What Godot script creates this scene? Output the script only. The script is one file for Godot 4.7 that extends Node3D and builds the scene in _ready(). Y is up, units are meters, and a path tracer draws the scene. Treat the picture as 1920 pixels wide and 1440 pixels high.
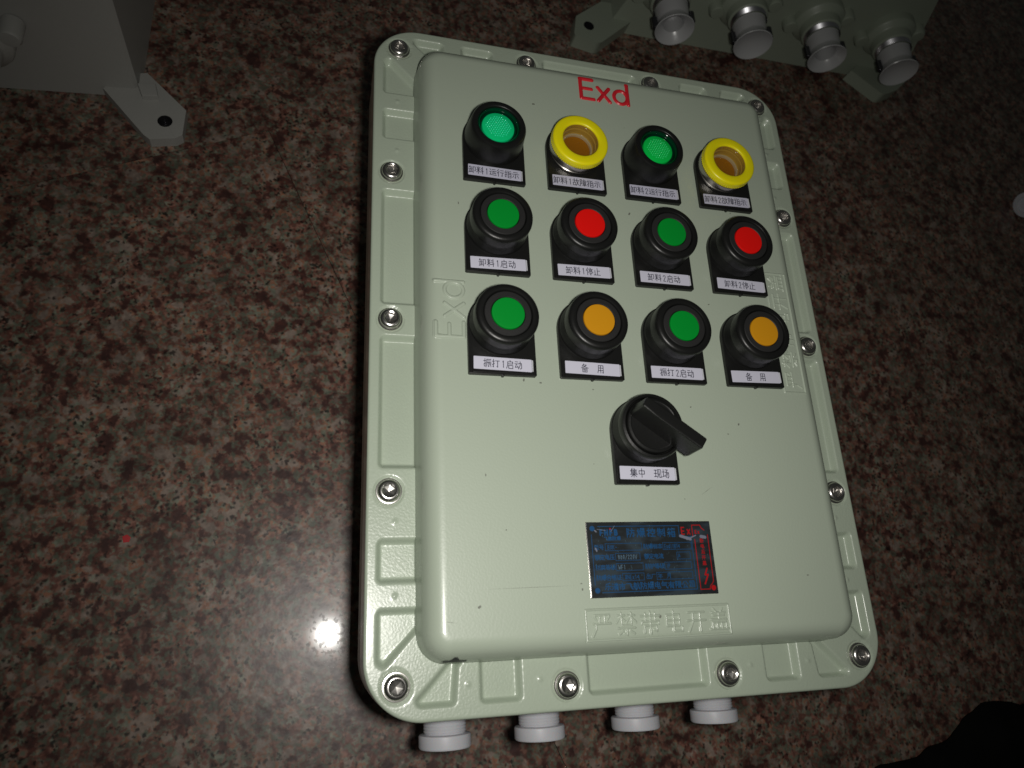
extends Node3D

# ---------------------------------------------------------------- stroke font
# Every character is a set of pen strokes on a 16 x 16 grid; a letter pair is one point (a = 0 ... q = 16).
const GLYPH := {
	"卸": "dabe cdid ahjh fdfo fkik cjco apjn kcpcplnl kckq", "料": "bbdf hbgf ahih eaeq eian eiim kcme kgmi imqk oaoq",
	"1": "geicip", "2": "effdicldlgepmp", "运": "bbdd ahdhdmbo bneoqp gcoc fgqg kghlol mipm", "行": "eaae feaj dhdq icpc hhqh mhmpko",
	"指": "aefe dadpbo alfi obie iaigpgpe iipipqiqii impm", "示": "dcnc agqg igipgo ejbo mjpo",
	"故": "aeie eaej bjhjhpbpbj lajg keqe oemliq kgmlqq", "障": "babq bbfbdgfkcl kalc hdqd jejf nenf ggqg iioiomimii ikok goqo lmlq",
	"启": "iajc ddodohdh dddjaq fkokoqfqfk", "动": "bchc agig egbnhm gkio jfpfponqmp mbmiiq",
	"停": "eaah dfdq kalc fdqd ifofohihif glgjqjql imom lmlqjp", "止": "jajp jgpg dfdp apqp",
	"振": "aefe dadpbo alfi hbqb hbhjfq jepe ihqh khkpmo mhqp qjnl", "打": "aefe dadpbo alfi hdqd mdmpko",
	"备": "gacf fcmchgai fejgqi djnjnqdqdj dmnm ijiq", "用": "dbdjbq dboboqmp dgog dlol ibiq",
	"集": "fabf dddk jakc ddpd dfof dhoh djpj jdjj alql ijiq ilcp ilop", "中": "ceoeokckce iaiq",
	"现": "acgc aigi aohn dcdo ikibpbpk ldlihq mjmpqpqm", "场": "afgf dadn aogm hbnbigpgpnnqmp lghn nhjp",
	"严": "cbob gbgg kbkg ccef ocmf bhph dhdlaq", "禁": "bchc eaei ecah edhg jcpc mami mcih mdqh ejmj blpl iliqgp fncp lnop",
	"带": "adqd ebeg iaig mbmg bjbhphpj dpdknknoln ihiq", "电": "cdndnlclcd chnh iaippppm", "开": "bcpc aiqi fcfjbq lclq",
	"盖": "eagc makc cdod dfnf bipi idii ckokopcpck gkgp kkkp apqp", "防": "babq bbfbdgfkcl lamc heqe kekigq kipiopmo",
	"爆": "bech gefh dbdiaq djgn iapapfifia icpc hhqh kfkk nfnk gkqk lklq jlhp nlqp", "控": "aefe dadpbo alfi lamc hfhdqdqf kfhi nfqi ikpk lklp hpqp",
	"制": "cabe bdjd agkg fafq bobjjjjn mcml pappno", "箱": "dabe cchc kaie jcqc aihi efeq eian ejhm jgpgpqjqjg jjpj jnpn",
	"乐": "naecdhph jejpho ekbo mkpo", "清": "bbdd agci apek gcqc hepe fhqh lalh hqhjpjpqnp hlpl hnpn", "市": "iajc aeqe dodhnhnnlm ieiq",
	"飞": "bclcmkppqm oelh lhpk", "航": "eadc ccckaq cchchqfp ajii eefg elfn mamc jeqe lhlliq lhohooqpqm",
	"气": "eaag ddpd dgng bjmjnoqqqn", "有": "aeqe hafgal fqfhnhnqlp fknk fnnn", "限": "babq bbfbdgfkcl ibobohih ieoe ibipln khmmqq piml",
	"公": "gbbi kbpi hidpno kloq", "司": "cbobopmo bele dikikndndi", "产": "iaic cdod fegh lekh diqi didmaq", "品": "ebmbmgegeb bjhjhpbpbj jjpjppjpjj",
	"型": "bbjb afkf dbdfbj hbhj lclh oaoj cmom ijip apqp", "号": "dbnbngdgdb aiqi fielnlmqjp",
	"额": "eaec aeacicie ddah cfhfak dgik clhlhqcqcl jbqb mble knkepepn mgmljq onqq", "定": "iaic bfbcpcpf dhnh ihip iknk ejdmaq dmhpqq",
	"压": "bbpb cbckaq eipi jdjp dpqp mknn", "流": "bbdd agci apek kalc fdqd kdhhoh nfpi hjhmfq kjkp njnpqpqn",
	"标": "aehe eaeq efal eghj jcpc igqg mgmpko jjho ojqo", "志": "bdpd iaih dhnh ckbo fkfololm ijjl nkpn", "等": "dabe cchc kaie jcqc cgog ieij ajqj bmpm ljlqjp engp",
	"级": "eabfefakgj aogm ibobmgqgnmhq kbjjgq kfqq", "护": "aefe dadpbo alfi lamc idpdpiii idijgq", "腐": "iaib bcpc ccckaq gdeg fffj ifpf mdmi eqekokoq jjgo jlmo",
	"合": "iaah iaqh ehmh dknknqdqdk", "格": "aehe eaeq efal eghj laig kcpchk keqk jkpkpqjqjk", "证": "bbdd agdgdofm hcqc mcmp miqi ihip gpqp",
	"出": "iaip dcdhnhnc bjbppppj", "厂": "dcpc dcdkaq", "年": "eabf ddpd ehoh ehel alql jdjq", "月": "ebekbq ebnbnqlp efnf ejnj",
	"断": "bbbpip fafo cgig dcee icge fhcl fiil pakc kckjiq khqh nhnq", "后": "oaec ecejbq egqg gkokoqgqgk",
	"E": "mcecepmp ejlj", "F": "mcecep ejlj", "H": "dcdp ncnp djnj", "B": "dcdpjpmnmkjjdj djiilhlejcdc", "X": "dcnp ncdp", "K": "dcdp ncdk gjnp", "V": "bcipoc", "A": "bpiconp dknk",
	"W": "acephiloqc", "P": "dcdp dckcmemhkjdj", "I": "icip", "T": "bcpc icip", "N": "dpdcnpnc", "C": "nfldichdefemhoipldmn", "0": "icffflipljlficic", "3": "edhclelgiglilnhped", "8": "idefigmikpgpdmigle",
	"4": "lpldakok", "5": "mcfcehjhmkmnjpep", "/": "nbdq", "-": "ejmj", "d": "mbmp mihgejennphplm", "x": "egmp mgep", " ": "",
}

func strokes_of(text: String, x0: float, y0: float, em: float, advance: float, narrow := 0.68, squeeze := 1.0) -> Array:
	# polylines of a line of text whose first character has its upper left corner at x0, y0
	var out := []
	var x := x0
	for ch in text:
		var wide := ch.unicode_at(0) > 255
		var sx := em / 16.0 * squeeze * (1.0 if wide else narrow + 0.08)
		for s in GLYPH.get(ch, "").split(" ", false):
			var line := PackedVector2Array()
			for i in range(0, s.length() - 1, 2):
				line.append(Vector2(x + (s.unicode_at(i) - 97) * sx, y0 + (s.unicode_at(i + 1) - 97) * em / 16.0))
			out.append(line)
		x += advance * (1.0 if wide else narrow)
	return out

# ---------------------------------------------------------------- small helpers
const FLANGE := 145.0                       # height of the top of the lid flange over the floor, in mm

func pm(x: float, y: float, z: float) -> Vector3:   # plan millimetres (y towards the viewer, z over the flange) to metres
	return Vector3(x, z + FLANGE, y) * 0.001

func lm(x: float, y: float, z: float) -> Vector3:   # the same inside a part that has its own origin
	return Vector3(x, z, y) * 0.001

func lin(r: float, g: float, b: float) -> Color:
	return Color(r, g, b).linear_to_srgb()

func mat(c: Color, rough := 0.5, metal := 0.0, spec := 0.5) -> StandardMaterial3D:
	var m := StandardMaterial3D.new()
	m.albedo_color = c
	m.roughness = rough
	m.metallic = metal
	m.metallic_specular = spec
	return m

func relief(m: StandardMaterial3D, tex: Texture2D, scale: float, cm: float) -> StandardMaterial3D:
	m.heightmap_enabled = true
	m.heightmap_texture = tex
	m.heightmap_scale = cm
	m.uv1_triplanar = true
	m.uv1_scale = Vector3.ONE * scale
	return m

func noise_tex(size: int, freq: float, octaves: int, sd: int, type := FastNoiseLite.TYPE_SIMPLEX_SMOOTH) -> ImageTexture:
	var n := FastNoiseLite.new()
	n.noise_type = type
	n.frequency = freq
	n.fractal_octaves = octaves
	n.seed = sd
	return ImageTexture.create_from_image(n.get_seamless_image(size, size))

func smooth_mesh(v: PackedVector3Array, ix: PackedInt32Array, uv := PackedVector2Array()) -> ArrayMesh:
	var nn := PackedVector3Array()
	nn.resize(v.size())
	for i in range(0, ix.size(), 3):
		var a := ix[i]
		var b := ix[i + 1]
		var c := ix[i + 2]
		var n := (v[c] - v[a]).cross(v[b] - v[a])
		nn[a] += n
		nn[b] += n
		nn[c] += n
	for i in nn.size():
		nn[i] = nn[i].normalized() if nn[i].length_squared() > 0.0 else Vector3.UP
	var arr := []
	arr.resize(Mesh.ARRAY_MAX)
	arr[Mesh.ARRAY_VERTEX] = v
	arr[Mesh.ARRAY_NORMAL] = nn
	arr[Mesh.ARRAY_INDEX] = ix
	if uv.size() == v.size():
		arr[Mesh.ARRAY_TEX_UV] = uv
	var m := ArrayMesh.new()
	m.add_surface_from_arrays(Mesh.PRIMITIVE_TRIANGLES, arr)
	return m

func crease_mesh(v: PackedVector3Array, ix: PackedInt32Array, degrees := 38.0, uv := PackedVector2Array()) -> ArrayMesh:
	var faces := []
	for i in v.size():
		faces.append(PackedInt32Array())
	var fn := PackedVector3Array()
	var fa := PackedVector3Array()
	for f in ix.size() / 3:
		var n := (v[ix[f * 3 + 2]] - v[ix[f * 3]]).cross(v[ix[f * 3 + 1]] - v[ix[f * 3]])
		fa.append(n)
		fn.append(n.normalized())
		for k in 3:
			faces[ix[f * 3 + k]].append(f)
	var lim := cos(deg_to_rad(degrees))
	var ov := PackedVector3Array()
	var on := PackedVector3Array()
	var ou := PackedVector2Array()
	for f in ix.size() / 3:
		if fa[f].length_squared() < 1e-26:
			continue
		for k in 3:
			var p := ix[f * 3 + k]
			var sum := Vector3.ZERO
			for g in faces[p]:
				if fn[g].dot(fn[f]) > lim:
					sum += fa[g]
			ov.append(v[p])
			on.append(sum.normalized())
			if uv.size():
				ou.append(uv[p])
	var arr := []
	arr.resize(Mesh.ARRAY_MAX)
	arr[Mesh.ARRAY_VERTEX] = ov
	arr[Mesh.ARRAY_NORMAL] = on
	if ou.size():
		arr[Mesh.ARRAY_TEX_UV] = ou
	var m := ArrayMesh.new()
	m.add_surface_from_arrays(Mesh.PRIMITIVE_TRIANGLES, arr)
	return m

class Soup:                                  # collects vertices and triangles of several shapes for one part
	var v := PackedVector3Array()
	var ix := PackedInt32Array()
	var uv := PackedVector2Array()
	func tri(a: int, b: int, c: int) -> void:
		ix.append(a)
		ix.append(b)
		ix.append(c)
	func ring(points: PackedVector3Array) -> int:
		var at := v.size()
		v.append_array(points)
		return at
	func bridge(a: int, b: int, n: int) -> void:   # ring a is the lower or outer one
		for i in n:
			var j := (i + 1) % n
			tri(a + i, a + j, b + j)
			tri(a + i, b + j, b + i)
	func cap(r: int, n: int, center: Vector3) -> void:
		var c := v.size()
		v.append(center)
		for i in n:
			tri(r + i, r + (i + 1) % n, c)

func lathe(s: Soup, profile: Array, n := 48, turn := Transform3D()) -> Soup:
	# profile: (radius, height) in mm from the outer bottom to the middle of the top
	var last := -1
	for p in profile:
		var q: Vector2 = p
		if q.x < 0.001:
			s.cap(last, n, turn * lm(0, 0, q.y))
			last = -1
			continue
		var pts := PackedVector3Array()
		for i in n:
			var a := TAU * i / n
			pts.append(turn * lm(q.x * cos(a), q.x * sin(a), q.y))
		var r := s.ring(pts)
		if last >= 0:
			s.bridge(last, r, n)
		last = r
	return s

func clockwise(poly: PackedVector2Array) -> PackedVector2Array:
	var area := 0.0
	for i in poly.size():
		area += poly[i].cross(poly[(i + 1) % poly.size()])
	if area < 0.0:
		poly = poly.duplicate()
		poly.reverse()
	return poly

func inset(poly: PackedVector2Array, d: float) -> PackedVector2Array:
	var out := PackedVector2Array()
	var n := poly.size()
	for i in n:
		var e0 := (poly[i] - poly[(i + n - 1) % n]).normalized()
		var e1 := (poly[(i + 1) % n] - poly[i]).normalized()
		var n0 := Vector2(-e0.y, e0.x)
		var n1 := Vector2(-e1.y, e1.x)
		var m := n0 + n1
		out.append(poly[i] + m * (d / maxf(0.35, m.dot(n0))))
	return out

func prism(s: Soup, outline: PackedVector2Array, z0: float, z1: float, bevel := 0.3, turn := Transform3D(), foot := 0.0) -> Soup:
	var poly := clockwise(outline)
	var n := poly.size()
	var rings := []
	var at := func(p: PackedVector2Array, z: float) -> PackedVector3Array:
		var o := PackedVector3Array()
		for q in p:
			o.append(turn * lm(q.x, q.y, z))
		return o
	if foot > 0.0:
		rings.append(s.ring(at.call(inset(poly, -foot), z0)))
	else:
		rings.append(s.ring(at.call(poly, z0)))
	rings.append(s.ring(at.call(poly, z1 - bevel)))
	if bevel > 0.0:
		rings.append(s.ring(at.call(inset(poly, bevel * 0.3), z1 - bevel * 0.3)))
		rings.append(s.ring(at.call(inset(poly, bevel), z1)))
	for i in rings.size() - 1:
		s.bridge(rings[i], rings[i + 1], n)
	var tri := Geometry2D.triangulate_polygon(poly)
	for i in range(0, tri.size(), 3):
		var a := tri[i]
		var b := tri[i + 1]
		var c := tri[i + 2]
		if (poly[b] - poly[a]).cross(poly[c] - poly[a]) < 0.0:
			var t := b
			b = c
			c = t
		s.tri(rings[-1] + a, rings[-1] + b, rings[-1] + c)
		s.tri(rings[0] + a, rings[0] + c, rings[0] + b)
	return s

func rrect(hx: float, hy: float, r: float, n := 8, centre := Vector2.ZERO) -> PackedVector2Array:
	var out := PackedVector2Array()
	for k in 4:
		var c := Vector2((hx - r) * [1, 1, -1, -1][k], (hy - r) * [-1, 1, 1, -1][k])
		for i in n + 1:
			var a := -PI / 2 + PI / 2 * (k + float(i) / n)
			out.append(centre + c + Vector2(cos(a), sin(a)) * r)
	return out

func disc(r: float, n := 32, centre := Vector2.ZERO) -> PackedVector2Array:
	var out := PackedVector2Array()
	for i in n:
		out.append(centre + Vector2(cos(TAU * i / n), sin(TAU * i / n)) * r)
	return out

func card_mesh(hx: float, hy: float, z0: float, z1: float, bevel := 0.15) -> ArrayMesh:   # a flat plate whose top carries a picture
	var s := prism(Soup.new(), rrect(hx, hy, 0.3, 2), z0, z1, bevel)
	var uv := PackedVector2Array()
	for p in s.v:
		uv.append(Vector2(clampf(p.x * 500.0 / hx + 0.5, 0.004, 0.996), clampf(p.z * 500.0 / hy + 0.5, 0.01, 0.99)))
	return crease_mesh(s.v, s.ix, 38, uv)

func put(called: String, mesh: Mesh, m: Material, parent: Node3D, at := Vector3.ZERO) -> MeshInstance3D:
	var o := MeshInstance3D.new()
	o.name = called
	o.mesh = mesh
	o.material_override = m
	o.position = at
	parent.add_child(o, true)
	return o

func done(s: Soup, degrees := 38.0) -> ArrayMesh:
	return crease_mesh(s.v, s.ix, degrees)

func tag(o: Node, label: String, category: String, group := "", kind := "") -> void:
	if label:
		o.set_meta("label", label)
	if category:
		o.set_meta("category", category)
	if group:
		o.set_meta("group", group)
	if kind:
		o.set_meta("kind", kind)

func thing(called: String, label: String, category: String, at := Vector3.ZERO) -> Node3D:
	var o := Node3D.new()
	o.name = called
	o.position = at
	add_child(o, true)
	tag(o, label, category)
	return o

# ---------------------------------------------------------------- drawing flat print into a picture
func ink(im: Image, lines: Array, width: float, c: Color) -> void:
	var w := im.get_width()
	var h := im.get_height()
	for line in lines:
		for i in line.size() - 1:
			var a: Vector2 = line[i]
			var b: Vector2 = line[i + 1]
			for y in range(maxi(0, int(minf(a.y, b.y) - width - 1)), mini(h, int(maxf(a.y, b.y) + width + 2))):
				for x in range(maxi(0, int(minf(a.x, b.x) - width - 1)), mini(w, int(maxf(a.x, b.x) + width + 2))):
					var p := Vector2(x + 0.5, y + 0.5)
					var d := p.distance_to(Geometry2D.get_closest_point_to_segment(p, a, b)) - width * 0.5
					if d < 0.5:
						im.set_pixel(x, y, im.get_pixel(x, y).lerp(c, clampf(0.5 - d, 0.0, 1.0)))

func box_lines(x0: float, y0: float, x1: float, y1: float) -> Array:
	return [PackedVector2Array([Vector2(x0, y0), Vector2(x1, y0), Vector2(x1, y1), Vector2(x0, y1), Vector2(x0, y0)])]

func label_material(text: String, em: float, advance: float, shift := 0.0, tint := Color(0.80, 0.80, 0.86)) -> StandardMaterial3D:
	var im := Image.create(310, 68, false, Image.FORMAT_RGB8)
	im.fill(tint)
	var length := 0.0
	for ch in text:
		length += advance * (1.0 if ch.unicode_at(0) > 255 else 0.68)
	length -= advance - em
	ink(im, strokes_of(text, 155 - length / 2 + shift, 34 - em / 2, em, advance, 0.68, 0.88), em * 0.07, Color(0.09, 0.09, 0.15))
	var m := mat(Color.WHITE, 0.45)
	m.albedo_texture = ImageTexture.create_from_image(im)
	m.texture_repeat = false
	return m

func nameplate_material() -> StandardMaterial3D:
	var im := Image.create(680, 360, false, Image.FORMAT_RGB8)
	im.fill(Color(0.13, 0.145, 0.155))
	var film := FastNoiseLite.new()
	film.seed = 31
	film.frequency = 0.006
	film.fractal_octaves = 4
	for y in 360:
		for x in 680:
			im.set_pixel(x, y, Color(0.12, 0.135, 0.145).lerp(Color(0.25, 0.32, 0.37), clampf(film.get_noise_2d(x * 0.6, y * 1.6) * 1.1 + 0.12, 0.0, 0.5)))
	var blue := Color(0.09, 0.29, 0.47)
	var red := Color(0.66, 0.07, 0.09)
	var thin := 2.6
	ink(im, [PackedVector2Array([Vector2(60, 22), Vector2(500, 22), Vector2(500, 78), Vector2(572, 78)])], 3.5, blue)
	ink(im, [PackedVector2Array([Vector2(24, 62), Vector2(24, 300)]), PackedVector2Array([Vector2(58, 336), Vector2(566, 336), Vector2(566, 92)])], 3.5, blue)
	for c in [Vector2(30, 32), Vector2(34, 326)]:
		ink(im, [PackedVector2Array([c, c + Vector2(0.5, 0)])], 26, blue)
	ink(im, strokes_of("FHFB", 66, 36, 30, 42, 0.62), 8, blue)
	ink(im, strokes_of("飞航防爆", 88, 72, 19, 23), 3.4, blue)
	ink(im, strokes_of("防爆控制箱", 212, 34, 42, 56), 5, blue)
	ink(im, [PackedVector2Array([Vector2(125, 34), Vector2(125.5, 34)])], 8, red)
	var rows := [["型号", "BXK-", 92, 286, "防爆标志", "ExdIIBT4", 402, 560], ["额定电压", "380/220V", 142, 272, "额定电流", "A", 474, 548], ["防腐等级", "WF1", 142, 284, "防护等级", "IP", 402, 548], ["防爆合格证", "CNEx14", 170, 284, "出厂", "年  月", 352, 548]]
	for k in 4:
		var y := 106.0 + k * 48
		var r: Array = rows[k]
		ink(im, strokes_of(r[0], 34, y + 5, 24, 26), 3.2, blue)
		ink(im, box_lines(r[2], y, r[3] + 0, y + 34), thin, blue)
		ink(im, strokes_of(r[1], r[2] + 10, y + 5, 24, 26, 0.5), 2.8, Color(0.32, 0.42, 0.50) if k in [1, 2] else blue)
		ink(im, strokes_of(r[4], 296, y + 5, 24, 26), 3.2, blue)
		ink(im, box_lines(r[6], y, r[7], y + 34), thin, blue)
		ink(im, strokes_of(r[5], r[6] + 6, y + 5, 24, 26, 0.42), 2.8, blue)
	ink(im, strokes_of("乐清市飞航防爆电气有限公司", 72, 294, 33, 37.5), 4.2, blue)
	ink(im, strokes_of("Ex", 508, 26, 42, 54, 0.6), 6, red)
	ink(im, [PackedVector2Array([Vector2(576, 74), Vector2(576, 20), Vector2(622, 20), Vector2(630, 36), Vector2(644, 46)])], 4.5, red)
	ink(im, [PackedVector2Array([Vector2(584, 92), Vector2(584, 338), Vector2(636, 338), Vector2(640, 322), Vector2(652, 312), Vector2(660, 300), Vector2(660, 70)])], 4, red)
	ink(im, [PackedVector2Array([Vector2(656, 332), Vector2(656.5, 332)])], 26, red)
	ink(im, strokes_of("Ex", 588, 44, 20, 26, 0.6), 4, red)
	var k2 := 0
	for ch in "断电后开盖":
		ink(im, strokes_of(ch, 612, 88 + k2 * 28, 21, 21), 2.8, red)
		k2 += 1
	ink(im, [PackedVector2Array([Vector2(632, 238), Vector2(618, 268), Vector2(634, 268), Vector2(612, 312)])], 8, red)
	# rubbed film and scuffs
	var rng := RandomNumberGenerator.new()
	rng.seed = 5
	for k in 150:
		var p := Vector2(rng.randf() * 660 + 10, rng.randf() * 330 + 15)
		if p.x > 570 and rng.randf() < 0.8:
			continue
		ink(im, [PackedVector2Array([p, p + Vector2(rng.randfn() * 1.0, rng.randfn() * 5)])], rng.randf_range(0.9, 1.7), Color(0.30, 0.44, 0.50))
	for w in [[Vector2(506, 74), Vector2(560, 90), 15], [Vector2(540, 92), Vector2(592, 72), 6], [Vector2(622, 78), Vector2(644, 82), 16], [Vector2(44, 42), Vector2(50, 48), 7], [Vector2(40, 128), Vector2(46, 140), 8], [Vector2(150, 20), Vector2(128, 48), 2.5], [Vector2(56, 36), Vector2(100, 42), 2.5]]:
		ink(im, [PackedVector2Array([w[0], w[1]])], w[2], Color(0.45, 0.47, 0.53))
	var m := mat(Color.WHITE, 0.30, 0.0, 0.7)
	m.albedo_texture = ImageTexture.create_from_image(im)
	m.texture_repeat = false
	return m

func granite_texture() -> ImageTexture:
	var size := 2048
	var field := func(type: int, freq: float, sd: int, octaves := 1, warp := 0.0) -> PackedByteArray:
		var n := FastNoiseLite.new()
		n.noise_type = type
		n.frequency = freq
		n.seed = sd
		n.fractal_octaves = octaves
		n.fractal_type = FastNoiseLite.FRACTAL_FBM if octaves > 1 else FastNoiseLite.FRACTAL_NONE
		if type == FastNoiseLite.TYPE_CELLULAR:
			n.cellular_return_type = FastNoiseLite.RETURN_CELL_VALUE
			n.cellular_jitter = 1.1
		if warp > 0.0:
			n.domain_warp_enabled = true
			n.domain_warp_amplitude = warp
			n.domain_warp_frequency = 0.07
			n.domain_warp_fractal_octaves = 3
		return n.get_image(size, size).get_data()
	var big: PackedByteArray = field.call(FastNoiseLite.TYPE_CELLULAR, 0.056, 11, 1, 18.0)
	var small: PackedByteArray = field.call(FastNoiseLite.TYPE_CELLULAR, 0.115, 12, 1, 12.0)
	var fine: PackedByteArray = field.call(FastNoiseLite.TYPE_CELLULAR, 0.32, 13, 1, 5.0)
	var slow: PackedByteArray = field.call(FastNoiseLite.TYPE_SIMPLEX_SMOOTH, 0.010, 14, 3)
	var soft: PackedByteArray = field.call(FastNoiseLite.TYPE_SIMPLEX_SMOOTH, 0.05, 15, 4)
	# mineral colours, linear: maroon, grey green, brown, pink feldspar, dark green, orange, pale grey
	var ramp := []
	for c in [[0.054, 0.024, 0.020], [0.080, 0.030, 0.023], [0.084, 0.091, 0.066], [0.100, 0.041, 0.031], [0.188, 0.095, 0.072], [0.096, 0.107, 0.078], [0.126, 0.055, 0.042], [0.148, 0.158, 0.120], [0.205, 0.094, 0.058], [0.185, 0.145, 0.120]]:
		ramp.append(Vector3(c[0], c[1], c[2]))
	var lut := PackedInt32Array()
	for i in 256:
		var f := i / 255.0 * (ramp.size() - 1)
		var k := mini(int(f), ramp.size() - 2)
		var c: Vector3 = ramp[k].lerp(ramp[k + 1], smoothstep(0.2, 0.8, f - k))
		var col := Color(c.x, c.y, c.z).linear_to_srgb()
		lut.append(int(col.r * 255))
		lut.append(int(col.g * 255))
		lut.append(int(col.b * 255))
	var out := PackedByteArray()
	out.resize(size * size * 3)
	var coat := PackedByteArray()
	coat.resize(size * size)
	var wave := PackedByteArray()
	wave.resize(size * size)
	for i in size * size:
		var t := (big[i] * 5 + small[i] * 6 + soft[i] * 4 + slow[i]) / 16
		t = clampi((t - 128) * 9 / 4 + 132, 0, 255) * 3
		var g := 150 + fine[i] / 5 + soft[i] / 4 + slow[i] / 3
		coat[i] = 255 if fine[i] > 50 else 90
		wave[i] = 20 + soft[i] * 7 / 8
		if fine[i] < 30 and soft[i] + slow[i] > 282:
			g = 118
			coat[i] = 40
			wave[i] -= 20
		elif fine[i] > 251:
			g = 300
		out[i * 3] = mini(255, lut[t] * g * 17 >> 12)
		out[i * 3 + 1] = mini(255, lut[t + 1] * g * 17 >> 12)
		out[i * 3 + 2] = mini(255, lut[t + 2] * g * 17 >> 12)
	M.granite_coat = ImageTexture.create_from_image(Image.create_from_data(size, size, false, Image.FORMAT_L8, coat))
	M.granite_wave = ImageTexture.create_from_image(Image.create_from_data(size, size, false, Image.FORMAT_L8, wave))
	var im := Image.create_from_data(size, size, false, Image.FORMAT_RGB8, out)
	im.resize(1400, 1400, Image.INTERPOLATE_TRILINEAR)
	return ImageTexture.create_from_image(im)

# ---------------------------------------------------------------- raised cast lettering
func emboss(lines: Array, w: float, h: float, res: float, level: float) -> ArrayMesh:
	# a soft ridge along every stroke; only what rises over the surface at height «level» is kept
	var lo := Vector2(1e9, 1e9)
	var hi := -lo
	for l in lines:
		for p in l:
			lo = lo.min(p)
			hi = hi.max(p)
	lo -= Vector2.ONE * (w + 0.6)
	hi += Vector2.ONE * (w + 0.6)
	var nx := int((hi.x - lo.x) / res) + 1
	var ny := int((hi.y - lo.y) / res) + 1
	var d := PackedFloat32Array()
	d.resize(nx * ny)
	d.fill(9.0)
	var reach := w * 0.5 + 0.7
	for l in lines:
		for i in l.size() - 1:
			var a: Vector2 = l[i]
			var b: Vector2 = l[i + 1]
			var x0 := maxi(0, int((minf(a.x, b.x) - reach - lo.x) / res))
			var x1 := mini(nx, int((maxf(a.x, b.x) + reach - lo.x) / res) + 2)
			for y in range(maxi(0, int((minf(a.y, b.y) - reach - lo.y) / res)), mini(ny, int((maxf(a.y, b.y) + reach - lo.y) / res) + 2)):
				for x in range(x0, x1):
					var p := lo + Vector2(x, y) * res
					d[y * nx + x] = minf(d[y * nx + x], p.distance_to(Geometry2D.get_closest_point_to_segment(p, a, b)))
	var v := PackedVector3Array()
	var ix := PackedInt32Array()
	for y in ny:
		for x in nx:
			v.append(pm(lo.x + x * res, lo.y + y * res, level - 0.06 + (h + 0.06) * smoothstep(w * 0.5 + 0.35, w * 0.5 - 0.45, d[y * nx + x])))
	var least := (level + FLANGE - 0.055) * 0.001
	for y in ny - 1:
		for x in nx - 1:
			var a := y * nx + x
			if v[a].y > least or v[a + 1].y > least or v[a + nx].y > least or v[a + nx + 1].y > least:
				for k in [a, a + 1, a + nx + 1, a, a + nx + 1, a + nx]:
					ix.append(k)
	return smooth_mesh(v, ix)

func moved(lines: Array, t: Transform2D) -> Array:
	var out := []
	for l in lines:
		out.append(t * l)
	return out

# ---------------------------------------------------------------- the lid
const LX := 141.0
const LY := 198.0
const LR := 28.0
const PX := 117.1
const PY := 173.7
const PR := 14.0
const TOP := 19.7
var pockets := []
var bumps: Array[Vector2] = []
var seats: Array[Vector2] = []

func plan_lid() -> void:
	var add := func(poly: PackedVector2Array) -> void:
		for s in [Vector2(1, 1), Vector2(-1, 1), Vector2(1, -1), Vector2(-1, -1)]:
			var q := PackedVector2Array()
			for p in poly:
				q.append(p * s)
			q = inset(clockwise(q), 2.4)
			var box := Rect2(q[0], Vector2.ZERO)
			for p in q:
				box = box.expand(p)
			pockets.append([q, box.grow(4.5)])
	var long := func(x0: float, x1: float, y0: float, y1: float) -> PackedVector2Array:
		return PackedVector2Array([Vector2(x0, y0), Vector2(x1, y0), Vector2(x1, y1), Vector2(x0, y1)])
	add.call(long.call(108, 135.2, 9.6, 80.4))
	add.call(long.call(108, 135.2, 116, 136))
	add.call(PackedVector2Array([Vector2(108, 148.4), Vector2(135.2, 148.4), Vector2(135.2, 171.4), Vector2(131.6, 174.2), Vector2(108, 149.6)]))
	add.call(long.call(-32.5, 32.5, 164, 191.6))
	add.call(long.call(66.8, 86.6, 164, 191.6))
	add.call(PackedVector2Array([Vector2(98.6, 164), Vector2(98.6, 191.6), Vector2(115.4, 191.6), Vector2(117.6, 189.2), Vector2(100, 171)]))
	for s in [Vector2(1, 1), Vector2(-1, 1), Vector2(1, -1), Vector2(-1, -1)]:
		for p in [Vector2(127, 142.3), Vector2(127, 107.5), Vector2(92.6, 183), Vector2(57.5, 183)]:
			bumps.append(p * s)
		for p in [Vector2(126, 182.1), Vector2(44, 186.5), Vector2(130, 92.5)]:
			seats.append(p * s)
	seats.append(Vector2(130, 0))
	seats.append(Vector2(-130, 0))

func polygon_distance(p: Vector2, q: PackedVector2Array) -> float:
	var best := 1e9
	var inside := false
	var j := q.size() - 1
	for i in q.size():
		best = minf(best, p.distance_squared_to(Geometry2D.get_closest_point_to_segment(p, q[i], q[j])))
		if (q[i].y > p.y) != (q[j].y > p.y) and p.x < (q[j].x - q[i].x) * (p.y - q[i].y) / (q[j].y - q[i].y) + q[i].x:
			inside = not inside
		j = i
	return -sqrt(best) if inside else sqrt(best)

func flange_height(p: Vector2) -> float:
	var z := 0.0
	for e in pockets:
		if e[1].has_point(p):
			var d := polygon_distance(p, e[0]) - 2.4
			z = minf(z, -4.2 * smoothstep(0.7, -1.9, d))
	for b in bumps:
		if absf(b.x - p.x) < 2.0 and absf(b.y - p.y) < 2.0:
			z += 0.55 * exp(-b.distance_squared_to(p) / 0.9)
	for b in seats:
		if absf(b.x - p.x) < 9.0 and absf(b.y - p.y) < 9.0:
			z -= 0.8 * smoothstep(7.9, 7.1, b.distance_to(p))
	return z

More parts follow.
